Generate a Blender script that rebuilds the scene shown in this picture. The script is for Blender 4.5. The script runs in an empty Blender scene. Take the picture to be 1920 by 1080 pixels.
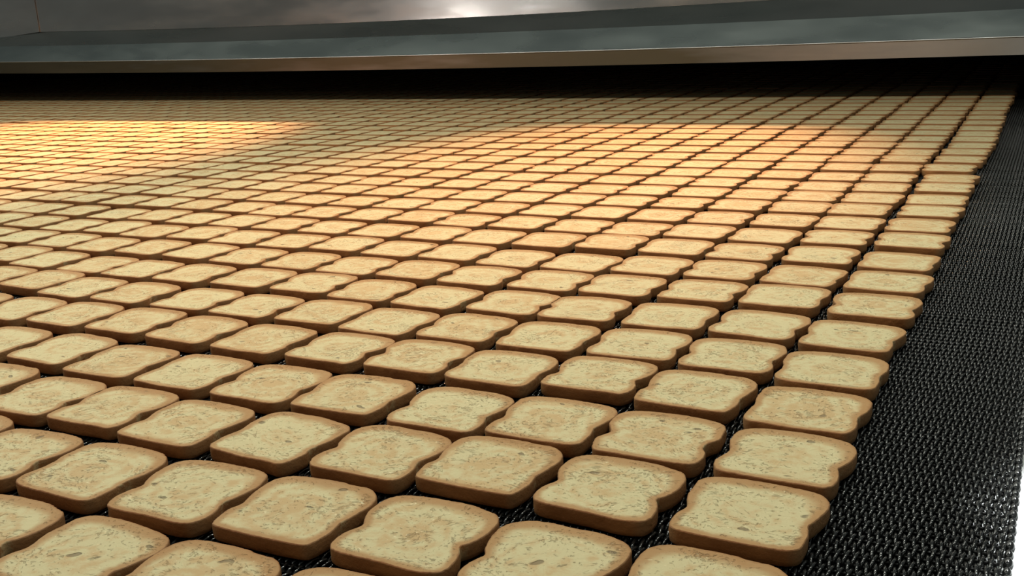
import bpy, math, random
import numpy as np
random.seed(7); rng = np.random.default_rng(7)
S = 0.09                      # metres per lattice unit (one rusk pitch across the belt)
col = bpy.context.scene.collection
ROW = 1.08804                 # pitch along the belt, in units
TH = 0.125                    # rusk thickness, in units (rusk tops lie at z = 0)
CAM = np.array([1.70836, -5.44204, 3.44741])
F = np.array([-0.448476, 0.855620, -0.258425]); R = np.array([0.890625, 0.452128, -0.048657]); U = np.array([-0.075209, 0.251981, 0.964805])
FPX = 1981.5
def project(P):
    v = np.asarray(P) - CAM; d = v @ F
    return 960 + FPX*(v @ R)/d, 540 - FPX*(v @ U)/d, d

# ---------------------------------------------------------------- helpers
def tag(o, label=None, cat=None, group=None, kind=None):
    if label: o['label'] = label
    if cat: o['category'] = cat
    if group: o['group'] = group
    if kind: o['kind'] = kind
    return o
def link(o, parent=None):
    col.objects.link(o)
    if parent: o.parent = parent
    return o
def empty(name, loc=(0, 0, 0)):
    o = bpy.data.objects.new(name, None); o.empty_display_size = 0.02
    o.location = [c*S for c in loc]; return link(o)
def mesh(name, V, Fc, mat, smooth=True, attrs=None):
    """V in lattice units; Fc list of tuples or an (n,4) array"""
    me = bpy.data.meshes.new(name)
    V = np.asarray(V, dtype=np.float64)*S
    if isinstance(Fc, np.ndarray):
        n, k = Fc.shape
        me.vertices.add(len(V)); me.vertices.foreach_set('co', V.astype(np.float32).ravel())
        me.loops.add(n*k); me.loops.foreach_set('vertex_index', Fc.astype(np.int32).ravel())
        me.polygons.add(n); me.polygons.foreach_set('loop_start', np.arange(0, n*k, k, dtype=np.int32))
        me.update(calc_edges=True)
    else:
        me.from_pydata([tuple(v) for v in V], [], [tuple(f) for f in Fc])
    if smooth: me.polygons.foreach_set('use_smooth', np.ones(len(me.polygons), dtype=bool))
    for nm, arr in (attrs or {}).items():
        arr = np.asarray(arr, dtype=np.float32)
        if arr.ndim == 1:
            a = me.attributes.new(nm, 'FLOAT', 'POINT'); a.data.foreach_set('value', arr)
        else:
            a = me.attributes.new(nm, 'FLOAT_VECTOR', 'POINT'); a.data.foreach_set('vector', arr.ravel())
    me.materials.append(mat); me.update()
    return me
def obj(name, me, parent=None):
    return link(bpy.data.objects.new(name, me), parent)

class NT:
    def __init__(s, name):
        s.m = bpy.data.materials.new(name); s.m.use_nodes = True; s.t = s.m.node_tree
        s.b = s.t.nodes['Principled BSDF']
    def n(s, typ, props=None, **inp):
        x = s.t.nodes.new('ShaderNode'+typ)
        for k, v in (props or {}).items(): setattr(x, k, v)
        for k, v in inp.items():
            k2 = int(k[1:]) if k[0] == 'i' and k[1:].isdigit() else k.replace('_', ' ')
            if isinstance(v, bpy.types.NodeSocket): s.t.links.new(v, x.inputs[k2])
            else: x.inputs[k2].default_value = v
        return x
    def math(s, op, a, b=0.0, clamp=False):
        return s.n('Math', {'operation': op, 'use_clamp': clamp}, i0=a, i1=b).outputs[0]
    def mix(s, f, a, b):
        x = s.n('Mix', {'data_type': 'RGBA'})
        for sock, v in ((x.inputs[0], f), (x.inputs[6], a), (x.inputs[7], b)):
            if isinstance(v, bpy.types.NodeSocket): s.t.links.new(v, sock)
            else: sock.default_value = v if not isinstance(v, tuple) else (*v, 1)[:4]
        return x.outputs[2]
    def rng(s, v, a, b, c=0.0, d=1.0):
        return s.n('MapRange', {'interpolation_type': 'SMOOTHSTEP'}, i0=v, i1=a, i2=b, i3=c, i4=d).outputs[0]
    def out(s, **kw):
        for k, v in kw.items():
            sock = s.b.inputs[k.replace('_', ' ')]
            if isinstance(v, bpy.types.NodeSocket): s.t.links.new(v, sock)
            else: sock.default_value = v if not isinstance(v, tuple) else (*v, 1)[:4]
        return s.m

# ---------------------------------------------------------------- materials
def rusk_coords(t):
    """local rusk coordinates (attribute) + a different slice of noise space for every rusk"""
    lc = t.n('Attribute', {'attribute_name': 'lc'}).outputs['Vector']
    sd = t.n('Attribute', {'attribute_name': 'seed'}).outputs['Fac']
    rnd = t.n('ObjectInfo').outputs['Random']
    s = t.math('ADD', t.math('MULTIPLY', rnd, 57.0), sd)
    off = t.n('CombineXYZ', X=t.math('MULTIPLY', s, 3.1), Y=t.math('MULTIPLY', s, 1.7), Z=s).outputs[0]
    v = t.n('VectorMath', {'operation': 'ADD'}, i0=lc, i1=off).outputs[0]
    return lc, v, s
def mat_crumb():
    t = NT('toasted_crumb')
    lc, v, s = rusk_coords(t)
    rim = t.n('Attribute', {'attribute_name': 'rim'}).outputs['Fac']
    # per-rusk variation of how far the browning creeps in
    wv = t.n('TexNoise', Vector=v, Scale=3.2, Detail=4.0, Roughness=.6).outputs['Fac']
    var = t.n('TexWhiteNoise', {'noise_dimensions': '1D'}, W=s).outputs['Value']
    # swirl of the rolled dough
    wob = t.n('TexNoise', Vector=v, Scale=2.4, Detail=2.0).outputs['Color']
    wsub = t.n('VectorMath', {'operation': 'SUBTRACT'}, i0=wob, i1=(.5, .5, .5)).outputs[0]
    wsc = t.n('VectorMath', {'operation': 'SCALE'}, i0=wsub, Scale=.32).outputs[0]
    lw = t.n('VectorMath', {'operation': 'ADD'}, i0=lc, i1=wsc).outputs[0]
    ln = t.n('VectorMath', {'operation': 'LENGTH'}, i0=lw).outputs['Value']
    sw = t.math('SINE', t.math('ADD', t.math('MULTIPLY', ln, 44.0), t.math('MULTIPLY', var, 6.0)))
    vp = t.n('VectorMath', {'operation': 'MULTIPLY'}, i0=v, i1=(3.0, 4.2, 3.0)).outputs[0]
    fine = t.n('TexNoise', Vector=v, Scale=13.0, Detail=5.0, Roughness=.65).outputs['Fac']
    patch = t.n('TexNoise', Vector=vp, Scale=1.0, Detail=4.0, Roughness=.6, Distortion=.6).outputs['Fac']
    f = t.math('ADD', t.math('MULTIPLY', sw, .24), t.math('ADD', t.math('MULTIPLY', t.math('SUBTRACT', patch, .5), 2.3), t.math('MULTIPLY', t.math('SUBTRACT', fine, .5), 2.2)))
    f = t.math('ADD', f, t.math('MULTIPLY', t.math('SUBTRACT', var, .45), .5))
    f = t.math('ADD', f, t.rng(ln, .26, .0, 0.0, .38))
    f = t.rng(f, -.35, .75)
    c = t.mix(f, PALE, TAN)
    # rim browning, wider on the domed far side
    yy = t.n('SeparateXYZ', i0=lc).outputs['Y']
    wid = t.math('ADD', t.rng(yy, .05, .42, .088, .185), t.math('MULTIPLY', t.math('SUBTRACT', wv, .5), .16))
    rr = t.math('DIVIDE', t.math('ADD', rim, t.math('MULTIPLY', t.math('SUBTRACT', fine, .5), .09)), wid)
    b1 = t.rng(rr, 1.08, .34); b2 = t.rng(rr, .22, -.1)
    c = t.mix(t.math('MULTIPLY', b1, .88), c, BRIM); c = t.mix(t.math('MULTIPLY', b2, .75), c, BEDGE)
    # fine open crumb: small stretched pores that follow the swirl, a few pits, pale crumbs
    wv2 = t.n('VectorMath', {'operation': 'SCALE'}, i0=wsub, Scale=.35).outputs[0]
    vq = t.n('VectorMath', {'operation': 'ADD'}, i0=v, i1=wv2).outputs[0]
    vs = t.n('VectorMath', {'operation': 'MULTIPLY'}, i0=vq, i1=(27.0, 33.0, 27.0)).outputs[0]
    pn = t.n('TexNoise', Vector=vs, Scale=1.0, Detail=3.0, Roughness=.6).outputs['Fac']
    dens = t.n('TexNoise', Vector=v, Scale=4.0, Detail=1.0).outputs['Fac']
    pin = t.math('MULTIPLY', t.rng(t.math('ADD', pn, t.math('MULTIPLY', t.math('SUBTRACT', dens, .5), .35)), .56, .74), t.rng(rim, .01, .06))
    c = t.mix(t.math('MULTIPLY', pin, .33), c, PORE)
    lt = t.n('TexNoise', Vector=t.n('VectorMath', {'operation': 'MULTIPLY'}, i0=vq, i1=(27.0, 36.0, 27.0)).outputs[0], Scale=1.0, Detail=2.0).outputs['Fac']
    lt = t.math('MULTIPLY', t.rng(t.math('ADD', lt, t.math('MULTIPLY', t.math('SUBTRACT', dens, .5), .3)), .66, .76), t.rng(rim, .05, .1))
    c = t.mix(t.math('MULTIPLY', lt, .75), c, LITE)
    vo2 = t.n('TexVoronoi', {'feature': 'F1'}, Vector=t.n('VectorMath', {'operation': 'MULTIPLY'}, i0=vq, i1=(6.0, 10.0, 8.0)).outputs[0], Scale=1.0)
    vr2 = t.n('SeparateXYZ', i0=vo2.outputs['Color']).outputs['X']
    big = t.math('MULTIPLY', t.rng(t.math('ADD', vo2.outputs['Distance'], t.math('MULTIPLY', t.math('SUBTRACT', fine, .5), .25)), .26, .14), t.math('GREATER_THAN', vr2, .92))
    big = t.math('MULTIPLY', big, t.rng(rim, .05, .09))
    c = t.mix(t.math('MULTIPLY', big, .7), c, PIT)
    h = t.math('SUBTRACT', t.math('MULTIPLY', fine, .6), t.math('ADD', pin, t.math('MULTIPLY', big, 1.5)))
    bmp = t.n('Bump', Strength=.8, Distance=.0012, Height=h).outputs[0]
    return t.out(Base_Color=c, Roughness=.72, Normal=bmp, Specular_IOR_Level=.3)
def mat_crust():
    t = NT('baked_crust')
    lc, v, s = rusk_coords(t)
    nt = t.n('Attribute', {'attribute_name': 'rim'}).outputs['Fac']
    fine = t.n('TexNoise', Vector=v, Scale=16.0, Detail=5.0, Roughness=.7).outputs['Fac']
    pt = t.n('TexNoise', Vector=v, Scale=3.0, Detail=2.0).outputs['Fac']
    c = t.mix(t.rng(pt, .3, .7), CR1, CR2)
    z = t.n('SeparateXYZ', i0=lc).outputs['Z']
    c = t.mix(t.math('MULTIPLY', t.rng(z, -.03, 0.0), .5), c, BEDGE)
    ax = t.math('ABSOLUTE', t.n('SeparateXYZ', i0=lc).outputs['X'])
    c = t.mix(t.math('MULTIPLY', t.rng(ax, .34, .45), .6), c, (.30, .175, .075))
    torn = t.math('MULTIPLY', t.rng(nt, .3, .9), t.rng(t.math('ADD', fine, t.math('MULTIPLY', pt, .5)), .72, .86))
    c = t.mix(torn, c, (.42, .29, .14))
    c = t.mix(t.math('MULTIPLY', t.rng(fine, .62, .75), .3), c, CR2)
    bmp = t.n('Bump', Strength=.8, Distance=.0013, Height=fine).outputs[0]
    return t.out(Base_Color=c, Roughness=.6, Normal=bmp, Specular_IOR_Level=.35)
LITE = (.80, .68, .42); PALE = (.62, .535, .305); TAN = (.56, .39, .195); BRIM = (.41, .215, .082); BEDGE = (.27, .105, .032)
PORE = (.30, .19, .08); PIT = (.17, .125, .07); CR1 = (.26, .088, .019); CR2 = (.36, .135, .034)
M_crumb = mat_crumb(); M_crust = mat_crust()
def mat_metal(name, c1, c2, r1, r2, scale=(2, 2, 2), bump=0.0, bscale=3.0, detail=4.0, metallic=1.0):
    t = NT(name)
    p = t.n('TexCoord').outputs['Object']
    v = t.n('VectorMath', {'operation': 'MULTIPLY'}, i0=p, i1=scale).outputs[0]
    n1 = t.n('TexNoise', Vector=v, Scale=1.0, Detail=detail, Roughness=.6, Distortion=.4).outputs['Fac']
    n2 = t.n('TexNoise', Vector=v, Scale=3.7, Detail=3.0, Roughness=.6).outputs['Fac']
    kw = dict(Base_Color=t.mix(t.rng(n1, .35, .65), c1, c2), Metallic=metallic, Roughness=t.rng(n2, .3, .7, r1, r2))
    if bump:
        nb = t.n('TexNoise', Vector=v, Scale=bscale, Detail=1.0).outputs['Fac']
        kw['Normal'] = t.n('Bump', Strength=bump, Distance=.01, Height=nb).outputs[0]
    return t.out(**kw)
def mat_wire():
    """glossy crests; lower strands dulled, their shade put into colour and gloss"""
    t = NT('oxidised_steel_wire')
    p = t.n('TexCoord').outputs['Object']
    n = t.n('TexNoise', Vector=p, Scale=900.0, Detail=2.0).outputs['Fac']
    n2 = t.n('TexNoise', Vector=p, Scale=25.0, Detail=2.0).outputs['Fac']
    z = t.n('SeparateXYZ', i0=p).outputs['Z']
    top = t.rng(z, .022*S, .052*S)  # mask for the shade painted on strands below the crests
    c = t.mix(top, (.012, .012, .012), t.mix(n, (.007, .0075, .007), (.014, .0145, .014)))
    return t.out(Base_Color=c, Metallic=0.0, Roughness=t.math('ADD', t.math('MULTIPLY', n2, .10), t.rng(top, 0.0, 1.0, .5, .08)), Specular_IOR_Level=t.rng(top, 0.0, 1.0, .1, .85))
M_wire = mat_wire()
M_highlight = mat_metal('highlight_bead_steel', (.4, .4, .4), (.5, .5, .5), .3, .4, (2, 2, 2))
M_rod = mat_metal('dark_rod_steel', (.03, .031, .03), (.05, .05, .05), .3, .45, (20, 20, 20))
M_bed = mat_metal('blackened_plate', (.006, .0065, .006), (.010, .010, .010), .7, .9, (3, 3, 3), metallic=0.0)
def mat_lip():
    """brushed steel, heat-tinted brown in patches that close up towards the far left end"""
    t = NT('heat_tinted_steel_lip')
    p = t.n('TexCoord').outputs['Object']
    v = t.n('VectorMath', {'operation': 'MULTIPLY'}, i0=p, i1=(1.2, 4.0, 9.0)).outputs[0]
    n1 = t.n('TexNoise', Vector=v, Scale=1.0, Detail=4.0, Roughness=.6).outputs['Fac']
    x = t.n('SeparateXYZ', i0=p).outputs['X']
    f = t.math('ADD', t.rng(x, 1.6, .1, -.1, 1.0), t.math('MULTIPLY', t.math('SUBTRACT', n1, .5), 1.6), True)
    c = t.mix(f, (.42, .40, .39), (.13, .105, .07))
    return t.out(Base_Color=c, Metallic=1.0, Roughness=t.rng(n1, .3, .7, .32, .46))
M_lip = mat_lip()
M_ledge = mat_metal('dull_steel_ledge', (.235, .265, .258), (.30, .33, .32), .24, .34, (.6, 2, 2))
M_upper = mat_metal('dark_steel_ledge', (.24, .27, .26), (.30, .31, .30), .25, .36, (.6, 2, 2))
M_sheet = mat_metal('polished_hood_sheet', (.46, .41, .38), (.60, .58, .55), .15, .28, (.55, 2, 2.4), bump=.12, bscale=1.2)
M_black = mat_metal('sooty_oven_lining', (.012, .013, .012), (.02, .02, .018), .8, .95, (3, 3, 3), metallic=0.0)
M_white = mat_metal('white_painted_panel', (.80, .82, .82), (.84, .85, .85), .35, .5, (2, 2, 2), metallic=0.0)
M_floor = mat_metal('grey_factory_floor', (.22, .22, .21), (.28, .28, .27), .5, .7, (2, 2, 2), metallic=0.0)

# ---------------------------------------------------------------- rusk meshes
# slice outline, domed crown on the far (+y) side, a notch on each flank
KEY = [(0, .475), (.16, .472), (.30, .455), (.405, .418), (.466, .335), (.480, .22), (.472, .10), (.450, .0), (.436, -.07),
       (.438, -.13), (.452, -.20), (.455, -.30), (.435, -.395), (.375, -.445), (.25, -.456), (.0, -.460)]
def outline(n, rv, amp=1.0):
    k = KEY[:-1] + [KEY[-1]] + [(-x, y) for x, y in KEY[-2:0:-1]]
    k = np.array(k)
    nd = rv.uniform(-.2, 1.7)*np.exp(-((k[:, 1]+.07)/.085)**2)*.024
    k[:, 0] -= np.sign(k[:, 0])*(nd*amp)
    k[:, 1] += (rv.uniform(-.3, 1.0)*.03*amp)*(k[:, 1] > .3)*(1-(k[:, 0]/.4)**2)
    k[:, 0] *= 1 + rv.uniform(-.012, .018)*amp; k[:, 1] *= 1 + rv.uniform(-.02, .015)*amp
    k[:, 0] += amp*rv.uniform(-.02, .02)*k[:, 1]
    k += rv.normal(0, .0045*amp, k.shape)
    m = len(k); out = []
    per = np.linalg.norm(np.roll(k, -1, 0)-k, axis=1); cs = np.concatenate([[0], np.cumsum(per)])
    for s in np.linspace(0, cs[-1], n, endpoint=False):
        i = min(int(np.searchsorted(cs, s, 'right'))-1, m-1); t = (s-cs[i])/per[i]
        p0, p1, p2, p3 = k[i-1], k[i], k[(i+1) % m], k[(i+2) % m]
        out.append(.5*((2*p1)+(-p0+p2)*t+(2*p0-5*p1+4*p2-p3)*t*t+(-p0+3*p1-3*p2+p3)*t**3))
    return np.array(out)[::-1]          # counter-clockwise
def inset(P, d):
    """shrink the outline towards its middle by about d"""
    r = np.linalg.norm(P, axis=1, keepdims=True)
    nrm = np.roll(P, -1, 0)-np.roll(P, 1, 0); nrm = np.stack([nrm[:, 1], -nrm[:, 0]], 1)
    nrm /= np.linalg.norm(nrm, axis=1, keepdims=True)
    w = min(1, d/.12)
    q = (1-w)*nrm + w*P/r
    q /= np.linalg.norm(q, axis=1, keepdims=True)
    return P - q*d
def ring_mesh(rings, cap_top=None, cap_bot=None):
    n = len(rings[0]); V = np.concatenate(rings); Fc = []
    for a in range(len(rings)-1):
        for i in range(n):
            j = (i+1) % n
            Fc.append((a*n+i, a*n+j, (a+1)*n+j, (a+1)*n+i))
    return V, Fc
def rusk_parts(n, rv, fine=True):
    P = outline(n, rv)
    if fine: P = P*(1+rv.normal(0, .0018, (n, 1)))
    z3 = lambda Q, z: np.concatenate([Q, np.full((len(Q), 1), z)], 1)
    wob = rv.normal(0, .0035, (n, 1)) if fine else 0
    crust = [z3(inset(P, .016), -TH), z3(inset(P, .004), -TH+.012), z3(P*(1+wob), -TH*.66), z3(P*(1-wob), -TH*.33), z3(P*(1+wob*.8), -.010),
             z3(inset(P, .002)*(1+wob*.8), -.0025), z3(inset(P, .008)*(1+wob*.6), 0)]
    V, Fc = ring_mesh(crust)
    not_ = np.exp(-((V[:, 1]+.09)/.085)**2)*(np.abs(V[:, 0]) > .25)
    ds = [.008, .03, .05, .08, .12, .17, .24, .32] if fine else [.008, .06, .13, .24]
    rg = []
    for d in ds:
        Q = z3(inset(P, d), 0.0)
        if d == .008: Q = crust[-1].copy()
        if fine and d > .04: Q[:, 2] += rv.normal(0, .0012, n) - .004*min(1, d/.15)
        rg.append(Q)
    Vc, Fcc = ring_mesh(rg); m = len(Vc)
    Vc = np.concatenate([Vc, [[0, 0, Vc[-1, 2]]]])
    rim = np.concatenate([np.repeat(ds, n), [.42]])
    a = (len(ds)-1)*n
    Fcc += [(a+i, a+(i+1) % n, m) for i in range(n)]
    # underside
    b = len(Vc); bot = crust[0]
    Vc = np.concatenate([Vc, bot, [[0, 0, -TH]]]); rim = np.concatenate([rim, np.full(n, .02), [.4]])
    Fcc += [(b+(i+1) % n, b+i, b+n) for i in range(n)]
    return (V, Fc, not_), (Vc, Fcc, rim)
variants = []
for k in range(14):
    rv = np.random.default_rng(100+k)
    a, b = rusk_parts(150, rv)
    mc = mesh('crust', a[0], a[1], M_crust, attrs={'lc': a[0], 'rim': a[2], 'seed': np.full(len(a[0]), k*1.37)})
    mb = mesh('crumb', b[0], b[1], M_crumb, attrs={'lc': b[0], 'rim': b[2], 'seed': np.full(len(b[0]), k*1.37)})
    variants.append((mc, mb))

# ---------------------------------------------------------------- where every rusk lies
MEAS = {(0, 1): (0.011, 0.068), (0, 2): (0.03, -0.034), (0, 3): (-0.017, -0.093), (0, 4): (-0.01, -0.13), (0, 5): (-0.019, -0.115), (0, 6): (0.029, -0.032), (0, 7): (0.018, -0.03), (0, 8): (0.0, -0.056), (0, 9): (0.01, 0.125), (0, 10): (-0.003, 0.074), (0, 11): (0.025, 0.121), (0, 12): (0.013, 0.021), (0, 13): (0.014, 0.112), (0, 14): (0.024, -0.015), (0, 15): (-0.1, 0.14), (1, 1): (-0.028, 0.087), (1, 2): (-0.004, 0.003), (1, 3): (-0.037, 0.024), (2, 0): (-0.004, 0.043), (3, 0): (-0.004, 0.017), (4, 0): (0.009, -0.037), (5, 0): (-0.008, -0.048), (2, 1): (-0.044, 0.121), (3, 1): (0.005, 0.013), (4, 1): (0.009, -0.029), (5, 1): (-0.015, -0.063), (6, 1): (0.015, -0.001), (7, 1): (0.091, -0.034), (2, 2): (0.026, 0.026), (3, 2): (0.067, -0.058), (4, 2): (0.011, -0.037), (5, 2): (0.052, -0.069), (6, 2): (0.042, -0.058), (7, 2): (0.024, -0.054), (8, 2): (0.018, 0.034), (2, 3): (-0.021, 0.135), (3, 7): (0.016, -0.035), (4, 7): (0.038, -0.136), (2, 7): (0.003, -0.003), (3, 6): (0.007, -0.008), (4, 6): (0.031, -0.055), (2, 6): (0.022, 0.033), (3, 5): (-0.041, -0.025), (2, 5): (-0.009, -0.009), (3, 8): (-0.019, 0.004), (4, 8): (-0.029, 0.063), (5, 8): (-0.011, -0.032), (2, 8): (-0.022, -0.046), (5, 7): (0.04, -0.169), (8, 3): (-0.024, 0.068), (9, 3): (-0.025, 0.036), (7, 3): (-0.01, 0.018), (10, 3): (0.003, -0.007), (8, 4): (0.019, -0.018), (9, 4): (-0.067, -0.022), (10, 4): (-0.048, -0.031), (11, 4): (-0.033, 0.116), (10, 5): (-0.027, -0.042), (11, 5): (0.051, -0.032), (9, 5): (-0.047, -0.029), (0, 16): (-0.003, 0.184), (0, 17): (0.013, 0.164), (0, 18): (0.057, 0.049), (0, 19): (0.048, 0.025), (0, 20): (0.046, -0.11), (0, 21): (0.023, -0.125), (0, 22): (0.023, -0.056), (1, 12): (0.007, -0.038), (1, 13): (-0.008, -0.068), (1, 14): (-0.021, -0.092), (1, 15): (-0.064, 0.023), (1, 16): (-0.042, 0.133), (2, 12): (0.011, -0.05), (2, 13): (-0.002, -0.144), (2, 14): (0.019, -0.134), (2, 16): (-0.054, -0.007), (3, 16): (-0.0, -0.079), (12, 8): (-0.027, -0.014), (13, 7): (0.026, 0.068), (12, 7): (0.006, -0.034), (16, 9): (-0.163, 0.143), (15, 9): (-0.046, 0.099), (14, 9): (-0.029, 0.106), (13, 8): (-0.037, 0.068), (14, 8): (-0.003, -0.022), (11, 7): (-0.002, 0.069), (10, 6): (0.007, 0.038), (11, 6): (-0.017, 0.052), (12, 6): (-0.039, -0.018), (15, 10): (-0.041, 0.16), (13, 6): (-0.036, 0.064), (14, 7): (0.015, 0.0), (13, 9): (-0.011, 0.064), (12, 9): (0.077, 0.023), (16, 8): (-0.204, 0.061), (15, 8): (-0.147, 0.057)}
COOL1, FILL2, FILL3, FILL4, WARM1, WARM2, SIDE, GLINT, AMB = 10, 7, 2.5, 3, 940, 480, 22, 3.6, .12
def slot(c, r):
    """place of the rusk in line c (counted from the bare belt edge) and rank r, with the drift of the real ranks"""
    rc, rr = min(c, 16), min(max(r, 0), 16)
    q = np.array([1, rc, rr, rc*rc, rc*rr, rr*rr])
    ox = q @ np.array([-.00911, .00977, -.00128, -.00091, 0, .00012]); oy = q @ np.array([.01299, -.01743, .00408, .002, -.00103, -.00022])
    jx, jy = rng.normal(0, .014), rng.normal(0, .032)
    if (c, r) in MEAS: ox, oy = MEAS[(c, r)]
    else:
        w = 1/(1+max(0, c-16)/8+max(0, r-16)/8); ox = ox*w+jx; oy = oy*w+jy
    return -c+ox, r*ROW+oy, rng.normal(math.radians(-1.2), math.radians(1.5))
rusks = []
for r in range(-2, 44):
    for c in range(0, 66):
        x, y, a = slot(c, r)
        ca, sa = math.cos(a), math.sin(a)
        cor = np.array([[x+ca*u-sa*v, y+sa*u+ca*v, 0] for u, v in ((-.44, -.44), (.44, -.44), (.47, .44), (-.47, .44))])
        px, py, d = project(cor)
        if d.min() < .3: continue
        if px.max() < -420 or px.min() > 2300 or py.min() > 1500: continue
        cx, cy = np.clip(px, 0, 1920), np.clip(py, 0, 1080)
        area = .5*abs(np.dot(cx, np.roll(cy, 1))-np.dot(cy, np.roll(cx, 1)))
        full = .5*abs(np.dot(px, np.roll(py, 1))-np.dot(py, np.roll(px, 1)))
        rusks.append(dict(c=c, r=r, x=x, y=y, a=a, area=area, full=full, vis=area > .06*full and area > 8))
vis = sorted([q for q in rusks if q['vis']], key=lambda q: -q['area'])
near = vis[:300]; ids = {(q['c'], q['r']) for q in near}
first = {}
for q in vis: first[q['c']] = min(first.get(q['c'], 99), q['r'])
ORD = ['', 'first', 'second', 'third', 'fourth', 'fifth', 'sixth', 'seventh', 'eighth', 'ninth', 'tenth', 'eleventh', 'twelfth', 'thirteenth',
       'fourteenth', 'fifteenth', 'sixteenth', 'seventeenth', 'eighteenth', 'nineteenth', 'twentieth', 'twenty-first', 'twenty-second',
       'twenty-third', 'twenty-fourth', 'twenty-fifth', 'twenty-sixth', 'twenty-seventh', 'twenty-eighth', 'twenty-ninth', 'thirtieth']
for i, q in enumerate(near):
    k = q['r']-first[q['c']]+1
    e = empty('rusk', (q['x'], q['y'], -TH)); e.rotation_euler = (0, 0, q['a'])
    if q['c'] == 0: lab = 'toasted rusk beside the bare mesh edge, %s from the front in the outermost line' % ORD[k]
    elif k == 1: lab = 'frontmost toasted rusk in the %s lengthwise line counted from the bare mesh edge' % ORD[q['c']+1]
    else: lab = 'toasted rusk, %s from the front in the %s lengthwise line from bare mesh edge' % (ORD[k], ORD[q['c']+1])
    tag(e, lab, 'rusk', 'rusks lined up on the wire belt')
    mc, mb = variants[(q['c']*5+q['r']*3+rng.integers(0, 5)) % len(variants)]
    for nm, me in (('crust', mc), ('crumb', mb)):
        o = obj(nm, me, e); o.location = (0, 0, TH*S)
# the ranks beyond: one expanse
lowv = []
for k in range(6):
    rv = np.random.default_rng(300+k); a, b = rusk_parts(30, rv, False); lowv.append((a, b))
acc = {'crust': [[], [], [], [], []], 'crumb': [[], [], [], [], []]}
bases = {'crust': 0, 'crumb': 0}
for q in rusks:
    if (q['c'], q['r']) in ids: continue
    a, b = lowv[rng.integers(0, 6)]; sd = rng.uniform(0, 60); ca, sa = math.cos(q['a']), math.sin(q['a'])
    sx, sy = rng.normal(1, .012, 2)
    for nm, (V, Fc, at) in (('crust', a), ('crumb', b)):
        W = V.copy(); W[:, 0] = q['x']+sx*V[:, 0]*ca-sy*V[:, 1]*sa; W[:, 1] = q['y']+sx*V[:, 0]*sa+sy*V[:, 1]*ca
        A = acc[nm]; b0 = bases[nm]
        A[0].append(W); A[1] += [tuple(b0+i for i in f) for f in Fc]; A[2].append(V); A[3].append(at); A[4].append(np.full(len(V), sd))
        bases[nm] += len(V)
Vc, Vb = np.concatenate(acc['crust'][0]), np.concatenate(acc['crumb'][0])
nC = len(Vc); faces = acc['crust'][1] + [tuple(i+nC for i in f) for f in acc['crumb'][1]]
cat_ = lambda j: np.concatenate(acc['crust'][j]+acc['crumb'][j])
me = mesh('rusk_ranks', np.concatenate([Vc, Vb]), faces, M_crust, attrs={'lc': cat_(2), 'rim': cat_(3), 'seed': cat_(4)})
me.materials.append(M_crumb)
mi = np.zeros(len(faces), dtype=np.int32); mi[len(acc['crust'][1]):] = 1; me.polygons.foreach_set('material_index', mi)
o = obj('rusk_ranks', me)
tag(o, 'far ranks of small toasted rusks covering the belt up to the dark oven mouth', 'rusk', 'rusks lined up on the wire belt', 'stuff')

# ---------------------------------------------------------------- woven wire belt
PX, PY = .0575, .118          # pitch of the coil turns and of the coils
def tube_set(C, rad, sides, closed=False):
    """C: (m, k, 3) many polylines of k points -> one tube mesh"""
    m, k, _ = C.shape
    T = np.gradient(C, axis=1); T /= np.linalg.norm(T, axis=2, keepdims=True)+1e-12
    up = np.array([0.0, .17, 1.0]) if False else np.array([1.0, .0, .0])
    A = np.cross(T, up+0*T); ln = np.linalg.norm(A, axis=2, keepdims=True)
    A = np.where(ln < .15, np.cross(T, np.array([0, 0, 1.0])), A); A /= np.linalg.norm(A, axis=2, keepdims=True)
    B = np.cross(T, A)
    th = np.arange(sides)*2*math.pi/sides
    V = C[:, :, None, :] + rad*(A[:, :, None, :]*np.cos(th)[None, None, :, None]+B[:, :, None, :]*np.sin(th)[None, None, :, None])
    idx = np.arange(m*k*sides).reshape(m, k, sides)
    a, b = idx[:, :-1, :], idx[:, 1:, :]
    Fq = np.stack([a, np.roll(a, -1, 2), np.roll(b, -1, 2), b], -1).reshape(-1, 4)
    return V.reshape(-1, 3), Fq
belt = empty('conveyor_belt', (-10, 10, -TH-.08))
tag(belt, 'wide dark woven steel mesh belt carrying all the rusks, bare along its right edge', 'conveyor belt')
belt_off = np.array([-10, 10, -TH-.08])
EDGE = 1.635
def coils(rows, x0, x1, pts, sides, rad=.0118):
    Vs, Fs, b = [], [], 0
    nt = int(round((x1-x0)/PX))
    t = np.arange(nt*pts+1)/pts
    ph = 2*math.pi*t
    cy, sz = np.cos(ph), np.sin(ph)
    for r in rows:
        hand = 1 if r % 2 else -1
        x = x1 - PX*t - (0 if hand > 0 else PX*.5)
        y = r*PY + .078*np.sign(cy)*np.abs(cy)**.8*hand
        z = -TH-.060 + .040*np.sign(sz)*np.abs(sz)**.7
        lift = rng.normal(0, .0015)
        C = np.stack([x + rng.normal(0, .002), y, z+lift], 1)[None]
        V, Fq = tube_set(C, rad, sides); Vs.append(V); Fs.append(Fq+b); b += len(V)
    return np.concatenate(Vs), np.concatenate(Fs)
def join(*vf):
    Vs, Fs, b = [], [], 0
    for V, Fq in vf: Vs.append(V); Fs.append(Fq+b); b += len(V)
    return np.concatenate(Vs), np.concatenate(Fs)
r0, r1, r2, r3 = int(-3.4/PY), int(7/PY), int(14/PY), int(46/PY)
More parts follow.
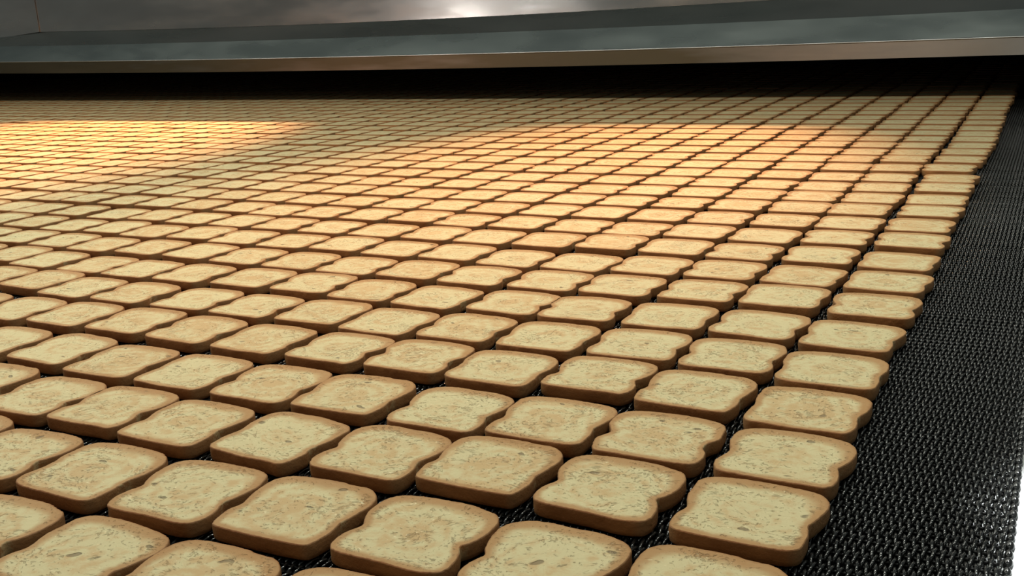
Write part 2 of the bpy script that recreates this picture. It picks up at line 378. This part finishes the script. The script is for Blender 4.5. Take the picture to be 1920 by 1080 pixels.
V, Fq = join(coils(range(r0, r1), EDGE-.02-41*PX, EDGE-.02, 12, 6), coils(range(r1, r2), EDGE-.02-41*PX, EDGE-.02, 10, 4), coils(range(r2, r3), EDGE-.02-36*PX, EDGE-.02, 8, 4),
             coils(range(r0, int(9/PY)), EDGE-.02-41*PX-200*PX, EDGE-.02-41*PX, 8, 4))
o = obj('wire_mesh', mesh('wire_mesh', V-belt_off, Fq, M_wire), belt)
# straight cross rods through the coils
k = 24
C = np.stack([np.stack([np.linspace(-62, EDGE-.01, k), np.full(k, (r+.5)*PY), np.full(k, -TH-.062)], 1) for r in range(r0, r3)])
V, Fq = tube_set(C, .0125, 5)
o = obj('cross_rods', mesh('cross_rods', V-belt_off, Fq, M_rod), belt)
# welded edge: one rounded bead per coil end
def bead(cx, cy, cz, r, n=8, m=6):
    V = [(cx, cy, cz+r*.9)]; Fc = []
    for i in range(1, m):
        a = math.pi*i/m
        V += [(cx+r*.62*math.sin(a)*math.cos(b), cy+r*math.sin(a)*math.sin(b), cz+r*.9*math.cos(a)) for b in np.arange(n)*2*math.pi/n]
    V.append((cx, cy, cz-r*.9)); L = len(V)-1
    Fc += [(0, 1+i, 1+(i+1) % n) for i in range(n)]
    for i in range(m-2): Fc += [(1+i*n+j, 1+(i+1)*n+j, 1+(i+1)*n+(j+1) % n, 1+i*n+(j+1) % n) for j in range(n)]
    Fc += [(L, 1+(m-2)*n+(i+1) % n, 1+(m-2)*n+i) for i in range(n)]
    return V, Fc
Vb, Fb = [], []
for r in range(r0, int(34/PY)):
    v, f = bead(EDGE, (r+.5)*PY, -TH-.05, .054 if r % 2 else .047); b = len(Vb); Vb += v; Fb += [tuple(b+i for i in q) for q in f]
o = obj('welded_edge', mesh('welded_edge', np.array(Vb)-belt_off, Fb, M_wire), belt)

def box(name, x0, x1, y0, y1, z0, z1, mat, parent=None, off=(0, 0, 0), bevel=.0):
    V = np.array([(x, y, z) for z in (z0, z1) for y in (y0, y1) for x in (x0, x1)], float)-np.array(off)
    Fc = [(0, 2, 3, 1), (4, 5, 7, 6), (0, 1, 5, 4), (2, 6, 7, 3), (0, 4, 6, 2), (1, 3, 7, 5)]
    o = obj(name, mesh(name, V, Fc, mat, smooth=False), parent)
    if bevel:
        m = o.modifiers.new('bevel', 'BEVEL'); m.width = bevel*S; m.segments = 3
    return o
o = box('belt_bed', -63, 1.2, -6, 50, -.75, -.62, M_bed, bevel=.03)
tag(o, 'black support plate under the wire mesh belt', 'conveyor bed')
o = box('side_panel', 1.22, 5.2, -6, 28.2, -.50, -.30, M_white, bevel=.06)
tag(o, 'bright white painted panel beside the right edge of the belt', 'panel')
o = box('floor', -70, 40, -70, 60, -9.6, -9.5, M_floor); tag(o, kind='structure')

# ---------------------------------------------------------------- oven hood
hood = empty('oven_hood', (-15, 29, -9.5)); HO = np.array([-15, 29, -9.5])
tag(hood, 'stainless steel oven hood spanning the belt above the black oven mouth', 'oven')
LIPB = [(-41.83, 1.55), (-26.25, 1.40), (-15.38, 1.33), (-5.48, 1.39), (.72, 1.40)]
LIPT = [(-41.7, 2.05), (-26, 1.88), (-15.36, 1.81), (-5.49, 1.88), (.68, 1.88)]
MID = [(-41.5, 2.74), (-26, 2.60), (-15.32, 2.55), (-5.5, 2.57), (.63, 2.67)]
LED = [(-39.25, 3.32), (-26.0, 3.18), (-15.29, 3.08), (-7.48, 3.20), (.6, 3.36)]
def prof(tab, X, Y):
    """height of a hood edge at (X, Y); the edges were measured in the plane Y = 28"""
    k = (Y+5.442)/33.442; x28 = 1.708+(X-1.708)/k
    t = np.array(tab); cf = np.polyfit(t[:, 0], t[:, 1], 2)
    z = np.polyval(cf, np.clip(x28, -46, 6)); return 3.447-(3.447-z)*k
XS = np.linspace(-64, 9, 74)
def strip(name, edges, mat, bev=0, th=.06):
    """edges: list of functions X -> (x, y, z); a sheet of some thickness lofted along X"""
    V, Fc = [], []; n = len(edges); m = len(XS)
    for X in XS: V += [np.array(e(X))-HO for e in edges]
    for i in range(m-1):
        for j in range(n-1): Fc.append((i*n+j, (i+1)*n+j, (i+1)*n+j+1, i*n+j+1))
    o = obj(name, mesh(name, V, Fc, mat, smooth=False), hood)
    if not th: return o
    s = o.modifiers.new('thickness', 'SOLIDIFY'); s.thickness = th*S; s.offset = -1
    return o
YL, YM, YU = 29.0, 29.45, 30.2
CX = -41.4
strip('front_lip', [lambda X: (X, YL+.07, prof(LIPB, X, YL)), lambda X: (X, YL, prof(LIPB, X, YL)), lambda X: (X, YL, prof(LIPT, X, YL)-.015), lambda X: (X, YL+.03, prof(LIPT, X, YL)+.01), lambda X: (X, YL+.07, prof(LIPT, X, YL)+.01), lambda X: (X, YL+.07, prof(LIPB, X, YL))], M_lip, th=0)
strip('lower_ledge', [lambda X: (X, YL+.04, prof(LIPT, X, YL)), lambda X: (X, YM, prof(MID, X, YM))], M_ledge)
strip('upper_ledge', [lambda X: (X, YM, prof(MID, X, YM)), lambda X: (X, YU+.03, prof(LED, X, YU))], M_upper)
strip('front_sheet', [lambda X: (X, YU, prof(LED, X, YU)-.01), lambda X: (X, YU, 6.0), lambda X: (X, YU, 9.0)], M_sheet)
zc = prof(LED, CX, YU)
Vs_ = [(CX, YU-.05, zc-.01), (CX-7, YU-.62, zc-.56), (CX-7, YU-.62, 9), (CX, YU-.05, 9)]
o = obj('side_sheet', mesh('side_sheet', np.array(Vs_)-HO, [(0, 3, 2, 1)], M_sheet, smooth=False), hood)
m_ = o.modifiers.new('thickness', 'SOLIDIFY'); m_.thickness = .04*S
C = np.array([[(X, YL+.0, prof(LIPT, X, YL)+.012) for X in XS]]); V, Fq = tube_set(C[:, :, :], .03, 10)  # bright tube added along the lip top for its edge highlight
obj('highlight_bead', mesh('highlight_bead', V-HO, Fq, M_highlight), hood)
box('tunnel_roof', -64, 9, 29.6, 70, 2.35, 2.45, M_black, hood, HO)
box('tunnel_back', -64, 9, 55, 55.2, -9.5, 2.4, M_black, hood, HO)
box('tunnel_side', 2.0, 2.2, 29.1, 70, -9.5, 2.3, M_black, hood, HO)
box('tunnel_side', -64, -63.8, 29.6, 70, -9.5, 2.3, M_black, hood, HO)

# ---------------------------------------------------------------- light
def lamp(name, typ, loc, target, energy, color, **kw):
    l = bpy.data.lights.new(name, typ); l.energy = energy; l.color = color
    for k, v in kw.items(): setattr(l, k, v)
    o = bpy.data.objects.new(name, l); o.location = [c*S for c in loc]
    from mathutils import Vector
    d = Vector([t-c for t, c in zip(target, loc)]); o.rotation_euler = d.to_track_quat('-Z', 'Y').to_euler()
    return link(o)
for y, z, e, sy in ((11, 14.0, FILL2, .8), (3, 17.9, COOL1, 1.0), (-15, 17.0, FILL3, 1.0), (-40, 17.0, FILL4, 1.0)):  # COOL1 is the tube row; the other rows are added fill light
    for x in (-48, -32, -16, 0):
        lamp('tube_and_fill', 'AREA', (x, y, z), (x, y+2.5, 0), e, (.99, 1.0, .88), shape='RECTANGLE', size=14*S, size_y=sy*S)
lamp('warm_lamp', 'SPOT', (-26, 37.5, 18.1), (-27.5, 16.5, 0), WARM1, (1.0, .45, .215), spot_size=math.radians(43), spot_blend=.8, shadow_soft_size=.25*S)
lamp('warm_lamp', 'SPOT', (-8, 37.5, 18.1), (-7.5, 16.5, 0), WARM2, (1.0, .47, .22), spot_size=math.radians(33), spot_blend=1.0, shadow_soft_size=.25*S)
for y in (.6, 2.3):  # unseen spots added to bleach the white panel
    lamp('panel_fill_spot', 'SPOT', (2.75, y, 6), (2.5, y, -.3), SIDE, (.96, .99, 1.0), spot_size=math.radians(23), spot_blend=.35, shadow_soft_size=.12*S)
lamp('glint_lamp', 'AREA', (-53, -30, 1.4), (-18, 30, 3.2), GLINT, (1, .98, .95), shape='RECTANGLE', size=3.0*S, size_y=.9*S)  # this and the next: unseen, added for glints on the hood sheet
lamp('glint_lamp', 'AREA', (-44, -30, 1.5), (-15, 30, 3.2), GLINT*.35, (1, .98, .95), shape='RECTANGLE', size=4.0*S, size_y=.5*S)
w = bpy.data.worlds.new('room'); bpy.context.scene.world = w; w.use_nodes = True
w.node_tree.nodes['Background'].inputs[0].default_value = (.86, .97, .92, 1); w.node_tree.nodes['Background'].inputs[1].default_value = AMB

# ---------------------------------------------------------------- camera
from mathutils import Matrix
cd = bpy.data.cameras.new('camera'); cam = bpy.data.objects.new('camera', cd); col.objects.link(cam)
cd.sensor_width = 36; cd.lens = FPX/1920*36; cd.clip_start = .01; cd.clip_end = 100
M = Matrix.Identity(4)
for i in range(3): M[i][0], M[i][1], M[i][2], M[i][3] = R[i], U[i], -F[i], CAM[i]*S
cam.matrix_world = M
sc = bpy.context.scene; sc.camera = cam
sc.view_settings.view_transform = 'Standard'; sc.view_settings.look = 'None'; sc.view_settings.gamma = 1; sc.view_settings.exposure = 0
